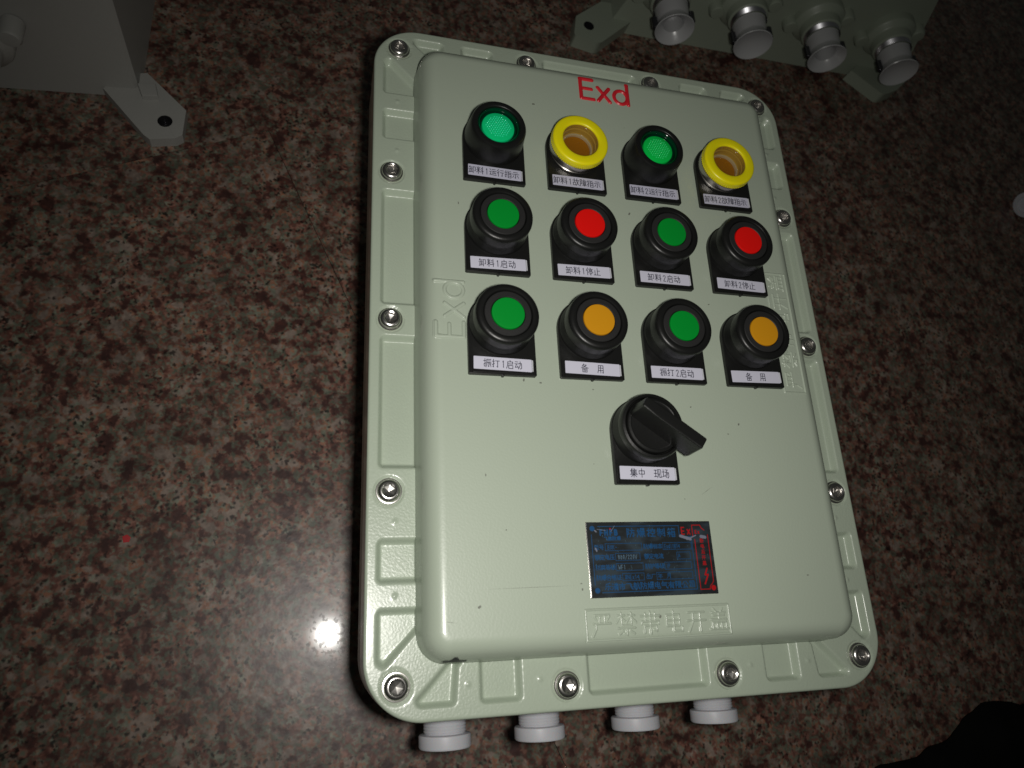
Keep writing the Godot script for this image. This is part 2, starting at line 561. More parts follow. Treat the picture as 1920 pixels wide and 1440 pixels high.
func outline(hx: float, hy: float, r: float) -> PackedVector2Array:   # every outline gets the same points per side and corner
	var out := PackedVector2Array()
	for k in 4:
		var sx: float = [1, 1, -1, -1][k]
		var sy: float = [-1, 1, 1, -1][k]
		var c := Vector2((hx - r) * sx, (hy - r) * sy)
		for i in 33:
			var a := -PI / 2 + PI / 2 * (k + i / 32.0)
			out.append(c + Vector2(cos(a), sin(a)) * r)
		var tx: float = [1, -1, -1, 1][k]
		var ty: float = [1, 1, -1, -1][k]
		var d := Vector2((hx - r) * tx, (hy - r) * ty)
		var a2 := PI / 2 * k
		var from := c + Vector2(cos(a2), sin(a2)) * r
		var to := d + Vector2(cos(a2), sin(a2)) * r
		var n := 470 if k % 2 == 0 else 310
		for i in range(1, n):
			out.append(from.lerp(to, float(i) / n))
	return out

func flange_mesh() -> ArrayMesh:
	var s := Soup.new()
	var outer := outline(LX, LY, LR)
	var edge := outline(LX - 1.4, LY - 1.4, LR - 1.4)
	var inner := outline(PX - 3, PY - 3, PR - 3)
	var n := outer.size()
	var last := -1
	for e in [[0.0, -20.0], [0.0, -1.4], [0.107, -0.87], [0.41, -0.41], [0.87, -0.107]]:
		var pts := PackedVector3Array()
		for i in n:
			var p := outer[i].lerp(edge[i], e[0] / 1.4)
			pts.append(pm(p.x, p.y, e[1]))
		var r := s.ring(pts)
		if last >= 0:
			s.bridge(last, r, n)
		last = r
	var rows := 50
	for k in rows + 1:
		var pts := PackedVector3Array()
		for i in n:
			var p := edge[i].lerp(inner[i], float(k) / rows)
			pts.append(pm(p.x, p.y, flange_height(p)))
		var r := s.ring(pts)
		s.bridge(last, r, n)
		last = r
	return smooth_mesh(s.v, s.ix)

func panel_profile() -> Array:               # inset, height
	var prof := [[0.0, -6.0], [0.0, -0.2], [0.35, 0.6], [0.8, 4.0], [1.2, 7.5]]
	for i in range(1, 15):
		var a := PI / 2 * i / 14.0
		prof.append([11.4 - 10.2 * cos(a), 7.5 + (TOP - 7.5) * sin(a)])
	return prof

func small_outline(ins: float) -> PackedVector2Array:
	var r := PR - ins
	var out := PackedVector2Array()
	for k in 4:
		var c := Vector2((PX - ins - r) * [1, 1, -1, -1][k], (PY - ins - r) * [-1, 1, 1, -1][k])
		for i in 25:
			var a := -PI / 2 + PI / 2 * (k + i / 24.0)
			out.append(c + Vector2(cos(a), sin(a)) * r)
	return out

func panel_mesh() -> ArrayMesh:
	var s := Soup.new()
	var last := -1
	var n := 100
	var prof := panel_profile()
	prof.append([12.0, TOP])
	for e in prof:
		var pts := PackedVector3Array()
		for p in small_outline(e[0]):
			pts.append(pm(p.x, p.y, e[1]))
		var r := s.ring(pts)
		if last >= 0:
			s.bridge(last, r, n)
		last = r
	s.cap(last, n, pm(0, 0, TOP))
	return smooth_mesh(s.v, s.ix)

func paint_chip_mesh() -> ArrayMesh:         # bare dark metal on the foot of the raised panel's rounded edge
	var prof := panel_profile()
	var v := PackedVector3Array()
	var ix := PackedInt32Array()
	var cols := 46
	var n := FastNoiseLite.new()
	n.seed = 9
	n.frequency = 0.22
	var shape := func(x: float) -> Array:
		var wob := n.get_noise_1d(x * 4.0) * 1.6
		var half := 6.2
		var lo := 4.0 + absf(x) * 0.12 + wob * 0.6
		var hi := 11.6 + wob * 0.8 + (3.6 * exp(-pow((x + 0.4) / 2.0, 2)))
		if absf(x) > half - 1.0:
			hi = lo + maxf(0.0, (hi - lo) * (half - absf(x)))
		return [lo, maxf(lo, hi)]
	for i in cols:
		var x := lerpf(-6.2, 6.2, i / (cols - 1.0))
		var e: Array = shape.call(x)
		for k in 8:
			var z: float = lerpf(e[0], e[1], k / 7.0)
			var ins := 0.0
			for j in prof.size() - 1:
				if z >= prof[j][1] and z <= prof[j + 1][1]:
					ins = remap(z, prof[j][1], prof[j + 1][1], prof[j][0], prof[j + 1][0])
			v.append(pm(-100.6 + x, PY - ins + 0.12, z + 0.10))
			if i and k:
				var a := (i - 1) * 8 + k - 1
				for q in [a, a + 1, a + 9, a, a + 9, a + 8]:
					ix.append(q)
	return smooth_mesh(v, ix)

# ---------------------------------------------------------------- fittings of the panel
var M := {}
var shared := {}

func base_plate(s: Soup, r := 18.0) -> Soup:  # square shouldered plate with a round head, carries the label below the button
	var p := PackedVector2Array()
	for i in 33:
		var a := PI + PI * i / 32.0
		p.append(Vector2(cos(a), sin(a)) * r)
	p.append_array(PackedVector2Array([Vector2(r, 27.4), Vector2(r - 0.6, 27.9), Vector2(0.8, 27.9), Vector2(0.5, 28.6), Vector2(-0.5, 28.6), Vector2(-0.8, 27.9), Vector2(-r + 0.6, 27.9), Vector2(-r, 27.4)]))
	prism(s, p, 0, 2.6, 0.4)
	# the shallow frame round the label window
	for b in [[Rect2(-17.2, 18.4, 1.2, 8.8)], [Rect2(16.2, 18.4, 1.0, 8.8)], [Rect2(-16.0, 26.1, 32.2, 1.1)]]:
		var q: Rect2 = b[0]
		prism(s, PackedVector2Array([q.position, q.position + Vector2(q.size.x, 0), q.end, q.position + Vector2(0, q.size.y)]), 2.5, 3.1, 0.2)
	return s

func add_label(parent: Node3D, m: Material) -> void:
	var c := put("label_card", shared.card, m, parent, lm(-0.1, 22.2, 0))
	c.rotation.y = sin(parent.position.x * 911.0 + parent.position.z * 377.0) * 0.022
	put("cover_end", shared.cover_end, M.sparkle_end, c)

func shared_meshes() -> void:
	shared.card = card_mesh(15.4, 3.45, 2.4, 2.95)
	shared.cover_end = done(prism(Soup.new(), PackedVector2Array([Vector2(15.45, -3.1), Vector2(16.15, -3.0), Vector2(16.2, 3.1), Vector2(15.5, 3.3)]), 2.4, 3.25, 0.25))
	var s := base_plate(Soup.new())
	lathe(s, [Vector2(17.3, 2.4), Vector2(17.0, 4.5), Vector2(15.7, 6.25), Vector2(15.5, 8.45), Vector2(16.5, 9.05), Vector2(16.75, 9.65), Vector2(16.75, 15.05), Vector2(16.4, 16.45), Vector2(15.5, 17.25), Vector2(14.2, 17.55), Vector2(13.1, 17.35), Vector2(12.6, 16.75), Vector2(12.5, 15.25), Vector2(0, 15.25)], 64)
	shared.button = done(s)
	shared.button_ring = done(lathe(Soup.new(), [Vector2(12.3, 14.85), Vector2(12.3, 16.55), Vector2(12.0, 16.85), Vector2(9.3, 17.05), Vector2(9.0, 16.75), Vector2(9.0, 15.25), Vector2(0, 15.25)], 64))
	shared.button_disc = done(lathe(Soup.new(), [Vector2(8.75, 15.05), Vector2(8.75, 16.85), Vector2(8.5, 17.2), Vector2(7.6, 17.3), Vector2(4, 17.35), Vector2(0, 17.35)], 64))
	# pilot light: deeper bezel, dished green lens with rows of small pimples
	s = base_plate(Soup.new())
	lathe(s, [Vector2(17.3, 2.4), Vector2(17.1, 4.5), Vector2(16.8, 8.0), Vector2(16.3, 11.6), Vector2(15.9, 15.1), Vector2(15.1, 16.5), Vector2(13.6, 16.9), Vector2(12.4, 16.5), Vector2(12.0, 15.9), Vector2(11.9, 11.1), Vector2(0, 11.1)], 64)
	shared.light = done(s)
	shared.light_rim = done(lathe(Soup.new(), [Vector2(11.95, 11.6), Vector2(11.95, 15.5), Vector2(11.5, 15.8), Vector2(11.0, 15.3), Vector2(10.4, 13.0), Vector2(9.6, 12.6), Vector2(0, 12.6)], 64))
	s = lathe(Soup.new(), [Vector2(9.5, 12.3), Vector2(9.5, 13.5), Vector2(9.2, 14.0), Vector2(8.0, 14.4), Vector2(5.0, 14.8), Vector2(0, 14.95)], 56)
	shared.lens = done(s)
	s = Soup.new()
	for j in range(-6, 7):
		for i in range(-6, 7):
			var p := Vector2((i + (0.5 if j % 2 else 0.0)) * 1.42, j * 1.24)
			if p.length() < 7.1:
				var z := 14.95 - 0.0098 * p.length_squared()
				lathe(s, [Vector2(0.50, z - 0.1), Vector2(0.46, z + 0.14), Vector2(0.28, z + 0.34), Vector2(0, z + 0.40)], 8, Transform3D(Basis(), lm(p.x, p.y, 0)))
	shared.pimples = done(s, 80)
	# lamp under a clear window: knurled steel collar, yellow screw ring, amber well
	s = base_plate(Soup.new())
	shared.window_plate = done(s)
	s = Soup.new()
	lathe(s, [Vector2(16.2, 2.4), Vector2(16.2, 3.0), Vector2(15.8, 3.3), Vector2(15.8, 3.8), Vector2(16.6, 4.1), Vector2(16.6, 7.6), Vector2(15.9, 8.0), Vector2(15.8, 8.8), Vector2(12.0, 8.8)], 72)
	shared.collar = done(s)
	s = Soup.new()
	var kn := PackedVector3Array()
	var rows := [[16.3, 8.4, 0.0], [16.9, 8.55, 0.22], [17.0, 9.44, 0.22], [17.05, 10.03, 0.0], [17.0, 11.96, 0.0], [16.8, 12.62, 0.0], [16.2, 13.14, 0.0], [15.2, 13.36, 0.0], [13.2, 13.4, 0.0], [11.9, 13.33, 0.0], [11.1, 12.99, 0.0], [10.9, 12.4, 0.0], [10.9, 9.73, 0.0]]
	var last := -1
	for r in rows:
		kn = PackedVector3Array()
		for i in 160:
			var a := TAU * i / 160
			var q: float = r[0] + (r[2] if i % 2 else -r[2])
			kn.append(lm(q * cos(a), q * sin(a), r[1]))
		var at := s.ring(kn)
		if last >= 0:
			s.bridge(last, at, 160)
		last = at
	shared.ring = done(s, 50)
	shared.well = done(lathe(Soup.new(), [Vector2(11.6, 12.1), Vector2(10.85, 12.1), Vector2(10.8, 9.1), Vector2(10.2, 8.7), Vector2(10.0, 6.1), Vector2(9.4, 5.7), Vector2(9.2, 5.1)], 64))
	shared.well_lip = done(lathe(Soup.new(), [Vector2(10.2, 4.5), Vector2(9.9, 5.6), Vector2(9.3, 6.0), Vector2(8.7, 5.6), Vector2(8.5, 4.9), Vector2(8.5, 3.5)], 64))
	shared.well_floor = done(lathe(Soup.new(), [Vector2(10.4, 2.9), Vector2(10.2, 3.9), Vector2(8.0, 4.3), Vector2(7.2, 3.7), Vector2(3.0, 3.3), Vector2(0, 3.3)], 48))
	shared.window = done(lathe(Soup.new(), [Vector2(10.86, 11.1), Vector2(10.86, 11.4), Vector2(0, 11.4)], 48))
	# hexagon socket bolt
	s = lathe(Soup.new(), [Vector2(6.6, -0.9), Vector2(6.6, 0.5), Vector2(6.3, 0.85), Vector2(5.85, 0.9), Vector2(5.8, 1.2), Vector2(5.7, 1.7), Vector2(5.4, 2.3), Vector2(4.9, 2.8), Vector2(4.3, 3.1), Vector2(3.8, 3.15), Vector2(3.4, 2.9)], 48)
	var hex := func(z: float, af: float) -> int:
		var pts := PackedVector3Array()
		for i in 48:
			var a := TAU * i / 48
			var rel := fmod(a + TAU / 12, TAU / 6) - TAU / 12
			pts.append(lm(af / 2 / cos(rel) * cos(a), af / 2 / cos(rel) * sin(a), z))
		return s.ring(pts)
	var h0 := s.v.size() - 48
	var h1: int = hex.call(2.7, 5.6)
	var h2: int = hex.call(0.5, 5.5)
	s.bridge(h0, h1, 48)
	s.bridge(h1, h2, 48)
	s.cap(h2, 48, lm(0, 0, -0.4))
	shared.bolt = done(s, 30)
	# white plastic thread plug for a cable entry, lying along the plan's y axis
	var along := Transform3D(Basis(Vector3.RIGHT, PI / 2), Vector3.ZERO)
	s = Soup.new()
	var prof := [Vector2(10.6, 0.0)]
	for k in 7:
		prof.append(Vector2(10.7, 0.6 + k * 1.5))
		prof.append(Vector2(11.0, 1.2 + k * 1.5))
	prof.append_array([Vector2(10.4, 11.4), Vector2(13.0, 11.8), Vector2(13.4, 12.3), Vector2(13.4, 17.4), Vector2(12.9, 18.2), Vector2(8.6, 18.4), Vector2(8.2, 16.6), Vector2(0, 16.6)])
	shared.plug = done(lathe(s, prof, 48, along), 42)

func push_button(box: Node3D, at: Vector2, colour: String, label: String, text: Material) -> void:
	var o := put("push_button", shared.button, M.black, box, pm(at.x, at.y, TOP))
	o.set_meta("label", label)
	put("button_ring", shared.button_ring, M.black_matt, o)
	put("button_disc", shared.button_disc, M[colour], o)
	add_label(o, text)

func pilot_light(box: Node3D, at: Vector2, lens: String, label: String, text: Material) -> void:
	var o := put("pilot_light", shared.light, M.black, box, pm(at.x, at.y, TOP))
	o.set_meta("label", label)
	put("lens_rim", shared.light_rim, M.deep_green, o)
	put("lens", shared.lens, M[lens], o)
	var p := put("lens_pimples", shared.pimples, M[lens + "_dot"], o)
	p.set_meta("kind", "stuff")
	add_label(o, text)

func window_light(box: Node3D, at: Vector2, label: String, text: Material) -> void:
	var o := put("window_light", shared.window_plate, M.black, box, pm(at.x, at.y, TOP))
	o.set_meta("label", label)
	put("metal_collar", shared.collar, M.steel, o)
	put("yellow_ring", shared.ring, M.yellow, o)
	put("amber_well", shared.well, M.amber, o)
	put("well_lip", shared.well_lip, M.glint_lip, o)
	put("well_floor", shared.well_floor, M.brown, o)
	put("window_pane", shared.window, M.clear, o)
	add_label(o, text)

func selector_switch(box: Node3D, at: Vector2) -> void:
	var s := base_plate(Soup.new())
	lathe(s, [Vector2(17.6, 2.4), Vector2(17.2, 4.5), Vector2(16.4, 7.5), Vector2(16.3, 9.1), Vector2(17.2, 9.7), Vector2(17.4, 10.5), Vector2(17.4, 13.5), Vector2(16.8, 14.7), Vector2(15.6, 15.1), Vector2(15.1, 14.5), Vector2(15.0, 13.0), Vector2(0, 13.0)], 64)
	var o := put("selector_switch", done(s), M.black, box, pm(at.x, at.y, TOP))
	o.set_meta("label", "black rotary selector switch with its handle turned to the lower right")
	s = lathe(Soup.new(), [Vector2(14.7, 12.3), Vector2(14.7, 14.9), Vector2(14.2, 15.7), Vector2(13.0, 16.0), Vector2(12.2, 15.6), Vector2(0, 15.6)], 64)
	var knob := put("knob_disc", done(s), M.black, o)
	var handle := PackedVector2Array([Vector2(-13.6, -2.2), Vector2(-12.8, -2.9), Vector2(-4, -3.3), Vector2(22.2, -3.2), Vector2(22.9, -2.6), Vector2(22.9, 2.6), Vector2(22.2, 3.2), Vector2(-4, 3.3), Vector2(-12.8, 2.9), Vector2(-13.6, 2.2)])
	var turn := Transform3D(Basis(Vector3.UP, -deg_to_rad(35.4)), Vector3.ZERO)
	s = prism(Soup.new(), handle, 15.4, 30.5, 0.8, turn, 0.35)
	put("handle", done(s), M.black, o)
	add_label(o, label_material("集中　现场", 45, 45, 14))

# ---------------------------------------------------------------- enclosures in the background
func gland(parent: Node3D, at: Vector3, angle: float, open := true) -> void:
	var along := Transform3D(Basis(Vector3.RIGHT, PI / 2), Vector3.ZERO)
	var s := lathe(Soup.new(), [Vector2(22, -6), Vector2(22, 3), Vector2(21, 5), Vector2(17.5, 7), Vector2(16.5, 9), Vector2(16.4, 16), Vector2(15.2, 17), Vector2(0, 17)], 40, along)
	for k in 2:
		var a := angle + PI * k
		lathe(s, [Vector2(6.5, -6), Vector2(6.5, 5), Vector2(5.4, 6.8), Vector2(0, 7.2)], 18, Transform3D(along.basis, lm(24.5 * cos(a), 0, 24.5 * sin(a))))
	var o := put("cable_gland", done(s), M.bg_green if parent.name == "green_enclosure" else M.bg_grey, parent, at)
	var prof := []
	for k in 5:
		prof.append(Vector2(14.0, 16.5 + k * 1.3))
		prof.append(Vector2(14.7, 17.1 + k * 1.3))
	put("thread_band", done(lathe(Soup.new(), prof, 40, along), 20), M.zinc, o)
	var flare := [Vector2(13.6, 22.5), Vector2(13.2, 24), Vector2(12.9, 32), Vector2(12.2, 34), Vector2(12.4, 36), Vector2(14.0, 40), Vector2(15.6, 42.6), Vector2(16.0, 43.2), Vector2(15.6, 43.8), Vector2(14.8, 43.4)]
	if open:
		flare.append_array([Vector2(12.6, 41.6), Vector2(9.8, 39.4), Vector2(8.2, 37.6), Vector2(7.8, 24.0), Vector2(0, 24.0)])
	else:
		flare.append_array([Vector2(13.0, 42.0), Vector2(9.0, 40.2), Vector2(4.0, 39.2), Vector2(0, 39.0)])
	s = lathe(Soup.new(), flare, 44, along)
	put("nozzle", done(s), M.zinc_dull, o)
	for k in 2:
		var a := 0.55 + PI * k - angle * 0.4
		var tip := lathe(Soup.new(), [Vector2(2.6, -4), Vector2(2.6, 5.4), Vector2(2.0, 6.2), Vector2(0, 6.3)], 12, Transform3D(along.basis, lm(14.6 * cos(a), 33, 14.6 * sin(a))))
		put("clamp_screw", done(tip), M.dark_metal, o)

func lug(parent: Node3D, poly: PackedVector2Array, hole: Vector2, m: Material, z0: float, z1: float) -> void:
	# a cast mounting foot with a bolt hole: the outline is cut open along a slit to the hole
	var q := clockwise(poly)
	var near := 0
	for i in q.size():
		if q[i].distance_to(hole) < q[near].distance_to(hole):
			near = i
	var c := PackedVector2Array()
	for i in q.size() + 1:
		c.append(q[(near + i) % q.size()])
	c[c.size() - 1] = q[near] + (q[(near + q.size() - 1) % q.size()] - q[near]).normalized() * 0.02
	var start := (q[near] - hole).angle()
	for i in 25:
		var a := start - 0.004 - (TAU - 0.008) * i / 24.0
		c.append(hole + Vector2(cos(a), sin(a)) * 4.7)
	var s := prism(Soup.new(), c, z0, z1, 0.0)
	var o := put("mounting_foot", done(s), m, parent)
	s = Soup.new()
	var last := -1
	for k in 9:
		var pts := PackedVector3Array()
		for p in disc(4.65 - (0.35 if k % 2 else 0.0), 24, hole):
			pts.append(lm(p.x, p.y, z1 - 0.2 - k * (z1 - z0 - 0.4) / 8.0))
		var r := s.ring(pts)
		if last >= 0:
			s.bridge(last, r, 24)
		last = r
	s.cap(last, 24, lm(hole.x, hole.y, z0 + 0.2))
	put("bolt_hole", done(s), M.dark_metal, o)

func frustum(base: PackedVector2Array, top: PackedVector2Array, z0: float, z1: float) -> ArrayMesh:
	var s := Soup.new()
	var a := PackedVector3Array()
	var b := PackedVector3Array()
	for p in base:
		a.append(lm(p.x, p.y, z0))
	for p in top:
		b.append(lm(p.x, p.y, z1))
	var r0 := s.ring(a)
	var r1 := s.ring(b)
	s.bridge(r0, r1, base.size())
	s.cap(r1, base.size(), (s.v[r1] + s.v[r1 + base.size() / 2]) / 2)
	return done(s)

# ---------------------------------------------------------------- scene
func _ready() -> void:
	# camera
	var cam := Camera3D.new()
	cam.name = "camera"
	add_child(cam)
	cam.fov = 56.33
	cam.near = 0.02
	cam.far = 20.0
	var right := Vector3(0.9636995, 0.2629179, 0.0464481)
	var down := Vector3(0.0421016, -0.3214422, 0.9459928)
	var ahead := Vector3(0.2636488, -0.9096973, -0.320843)
	cam.transform = Transform3D(Basis(right, -down, -ahead).orthonormalized(), pm(-166.94, 158.79, 354.46))
	var lens := CameraAttributesPhysical.new()
	lens.frustum_focal_length = 22.411
	lens.frustum_near = 0.02
	lens.frustum_far = 20.0
	lens.frustum_focus_distance = 0.42
	lens.exposure_aperture = 10.0
	cam.attributes = lens
	cam.current = true
	# a dim room round the camera
	var we := WorldEnvironment.new()
	we.name = "environment"
	var e := Environment.new()
	e.background_mode = Environment.BG_COLOR
	e.background_color = lin(0.95, 1.0, 0.92)
	e.background_energy_multiplier = 0.022
	e.tonemap_mode = Environment.TONE_MAPPER_LINEAR
	e.tonemap_exposure = 1.0
	e.sdfgi_enabled = true
	e.ssao_enabled = true
	e.ssil_enabled = true
	we.environment = e
	add_child(we)
	# the camera's flash, beside its lens
	var flash := SpotLight3D.new()
	flash.name = "camera_flash"
	flash.light_color = Color(1.0, 0.985, 0.96)
	flash.light_energy = 0.119
	flash.light_size = 0.011
	flash.spot_range = 8.0
	flash.spot_attenuation = 2.0
	flash.spot_angle = 54.0
	flash.spot_angle_attenuation = 1.0
	flash.shadow_enabled = true
	add_child(flash)
	flash.look_at_from_position(pm(-138.0, 155.6, 356.0), pm(-45, 40, 0), Vector3(0, 0, -1))

	materials()
	floor_slabs()
	grey_enclosure()
	green_enclosure()
	control_box()
	loose_things()

func materials() -> void:
	var grain := noise_tex(512, 0.035, 3, 3)
	var orange := noise_tex(512, 0.05, 2, 8)
	M.paint = relief(mat(lin(0.402, 0.468, 0.372), 0.33, 0.0, 0.5), orange, 22.0, 0.0062)
	M.paint.clearcoat_enabled = true
	M.paint.clearcoat = 0.5
	M.paint.clearcoat_roughness = 0.16
	M.panel = relief(mat(lin(0.404, 0.466, 0.375), 0.40, 0.0, 0.5), orange, 24.0, 0.0034)
	M.panel.clearcoat_enabled = true
	M.panel.clearcoat = 0.4
	M.panel.clearcoat_roughness = 0.17
	M.body = relief(mat(lin(0.34, 0.36, 0.30), 0.35), orange, 24.0, 0.005)
	M.red_paint = mat(lin(0.62, 0.018, 0.030), 0.35)
	M.chip = mat(lin(0.030, 0.030, 0.034), 0.6)
	M.black = relief(mat(lin(0.0085, 0.0088, 0.0085), 0.36, 0.0, 0.45), grain, 30.0, 0.003)
	M.black_matt = relief(mat(lin(0.018, 0.018, 0.018), 0.6, 0.0, 0.4), grain, 40.0, 0.004)
	M.green = mat(lin(0.0, 0.265, 0.026), 0.34)
	M.red = mat(lin(0.78, 0.006, 0.004), 0.34)
	M.amber_disc = mat(lin(0.60, 0.270, 0.008), 0.34)
	M.deep_green = mat(lin(0.000, 0.026, 0.011), 0.10)
	M.teal = mat(lin(0.003, 0.62, 0.21), 0.22)
	M.teal_dot = mat(lin(0.03, 0.80, 0.42), 0.12)
	M.leaf = mat(lin(0.002, 0.56, 0.075), 0.22)
	M.leaf_dot = mat(lin(0.03, 0.70, 0.20), 0.12)
	M.yellow = mat(lin(0.86, 0.76, 0.004), 0.33)
	M.yellow.subsurf_scatter_enabled = true
	M.yellow.subsurf_scatter_strength = 0.05
	M.amber = mat(lin(0.34, 0.205, 0.030), 0.10)
	M.glint_lip = mat(lin(0.50, 0.40, 0.22), 0.08, 0.3, 0.8)  # lip coloured paler than the well, to stand for glints in the lamp
	M.brown = mat(lin(0.26, 0.100, 0.003), 0.10)
	M.steel = mat(lin(0.52, 0.50, 0.46), 0.24, 1.0)
	M.chrome = mat(lin(0.66, 0.64, 0.61), 0.26, 1.0)
	M.zinc = mat(lin(0.55, 0.55, 0.58), 0.33, 1.0)
	M.zinc_dull = relief(mat(lin(0.42, 0.425, 0.43), 0.3, 0.1), grain, 20.0, 0.006)
	M.dark_metal = mat(lin(0.10, 0.10, 0.11), 0.3, 0.9)
	M.bg_green = relief(mat(lin(0.25, 0.285, 0.225), 0.4), grain, 14.0, 0.006)
	M.bg_grey = relief(mat(lin(0.32, 0.32, 0.30), 0.5), grain, 14.0, 0.006)
	M.white_plastic = mat(lin(0.52, 0.525, 0.56), 0.45)
	M.white_plastic.subsurf_scatter_enabled = true
	M.white_plastic.subsurf_scatter_strength = 0.08
	M.clear = mat(Color(0.2, 0.2, 0.2, 0.01), 0.02)
	M.clear.transparency = BaseMaterial3D.TRANSPARENCY_ALPHA
	M.sparkle_end = mat(lin(0.55, 0.56, 0.60), 0.12)  # opaque pale colour stands for the sparkle at the clear cover's end
	M.cloth = relief(mat(lin(0.0065, 0.0068, 0.0066), 0.95, 0.0, 0.15), grain, 24.0, 0.03)

func floor_slabs() -> void:
	var ground := Node3D.new()
	ground.name = "floor"
	add_child(ground)
	tag(ground, "polished red brown granite floor of large slabs", "floor", "", "structure")
	var m := mat(Color.WHITE, 0.37, 0.0, 0.46)
	m.albedo_texture = granite_texture()
	m.clearcoat_enabled = true
	m.clearcoat = 0.20
	m.clearcoat_roughness = 0.095
	m.heightmap_enabled = true
	m.heightmap_texture = M.granite_wave
	m.heightmap_scale = 0.010
	m.clearcoat_texture = M.granite_coat
	m.uv1_scale = Vector3.ONE
	var bed := PlaneMesh.new()
	bed.size = Vector2(4.0, 4.0)
	put("joint_bed", bed, mat(lin(0.012, 0.010, 0.008), 0.9), ground, Vector3(0.1, -0.0012, -0.1))
	var ax := Vector2(cos(deg_to_rad(-24.5)), sin(deg_to_rad(-24.5)))
	var by := Vector2(-ax.y, ax.x)
	var corner := Vector2(-211.2, -220.0)
	var size := 1000.0
	for j in range(-1, 2):
		for i in range(-2 if j < 0 else -1, 2):
			var o := corner + ax * ((i + (0.43 if j < 0 else 0.0)) * size) + by * (j * size)
			var q := PackedVector2Array([o + (ax + by * 1.6) * 0.15, o + ax * (size - 0.15) + by * 0.24, o + (ax + by) * (size - 0.15), o + by * (size - 0.15) + ax * 0.15])
			var s := prism(Soup.new(), q, -12.0, 0.0, 0.22)
			var uv := PackedVector2Array()
			for p in s.v:
				var w := Vector2(p.x, p.z) * 1000.0 - corner
				uv.append(Vector2(w.dot(ax), w.dot(by)) / 1000.0 + Vector2(i * 0.37 + j * 0.21, j * 0.43 - i * 0.11))
			put("granite_slab", crease_mesh(s.v, s.ix, 25, uv), m, ground)

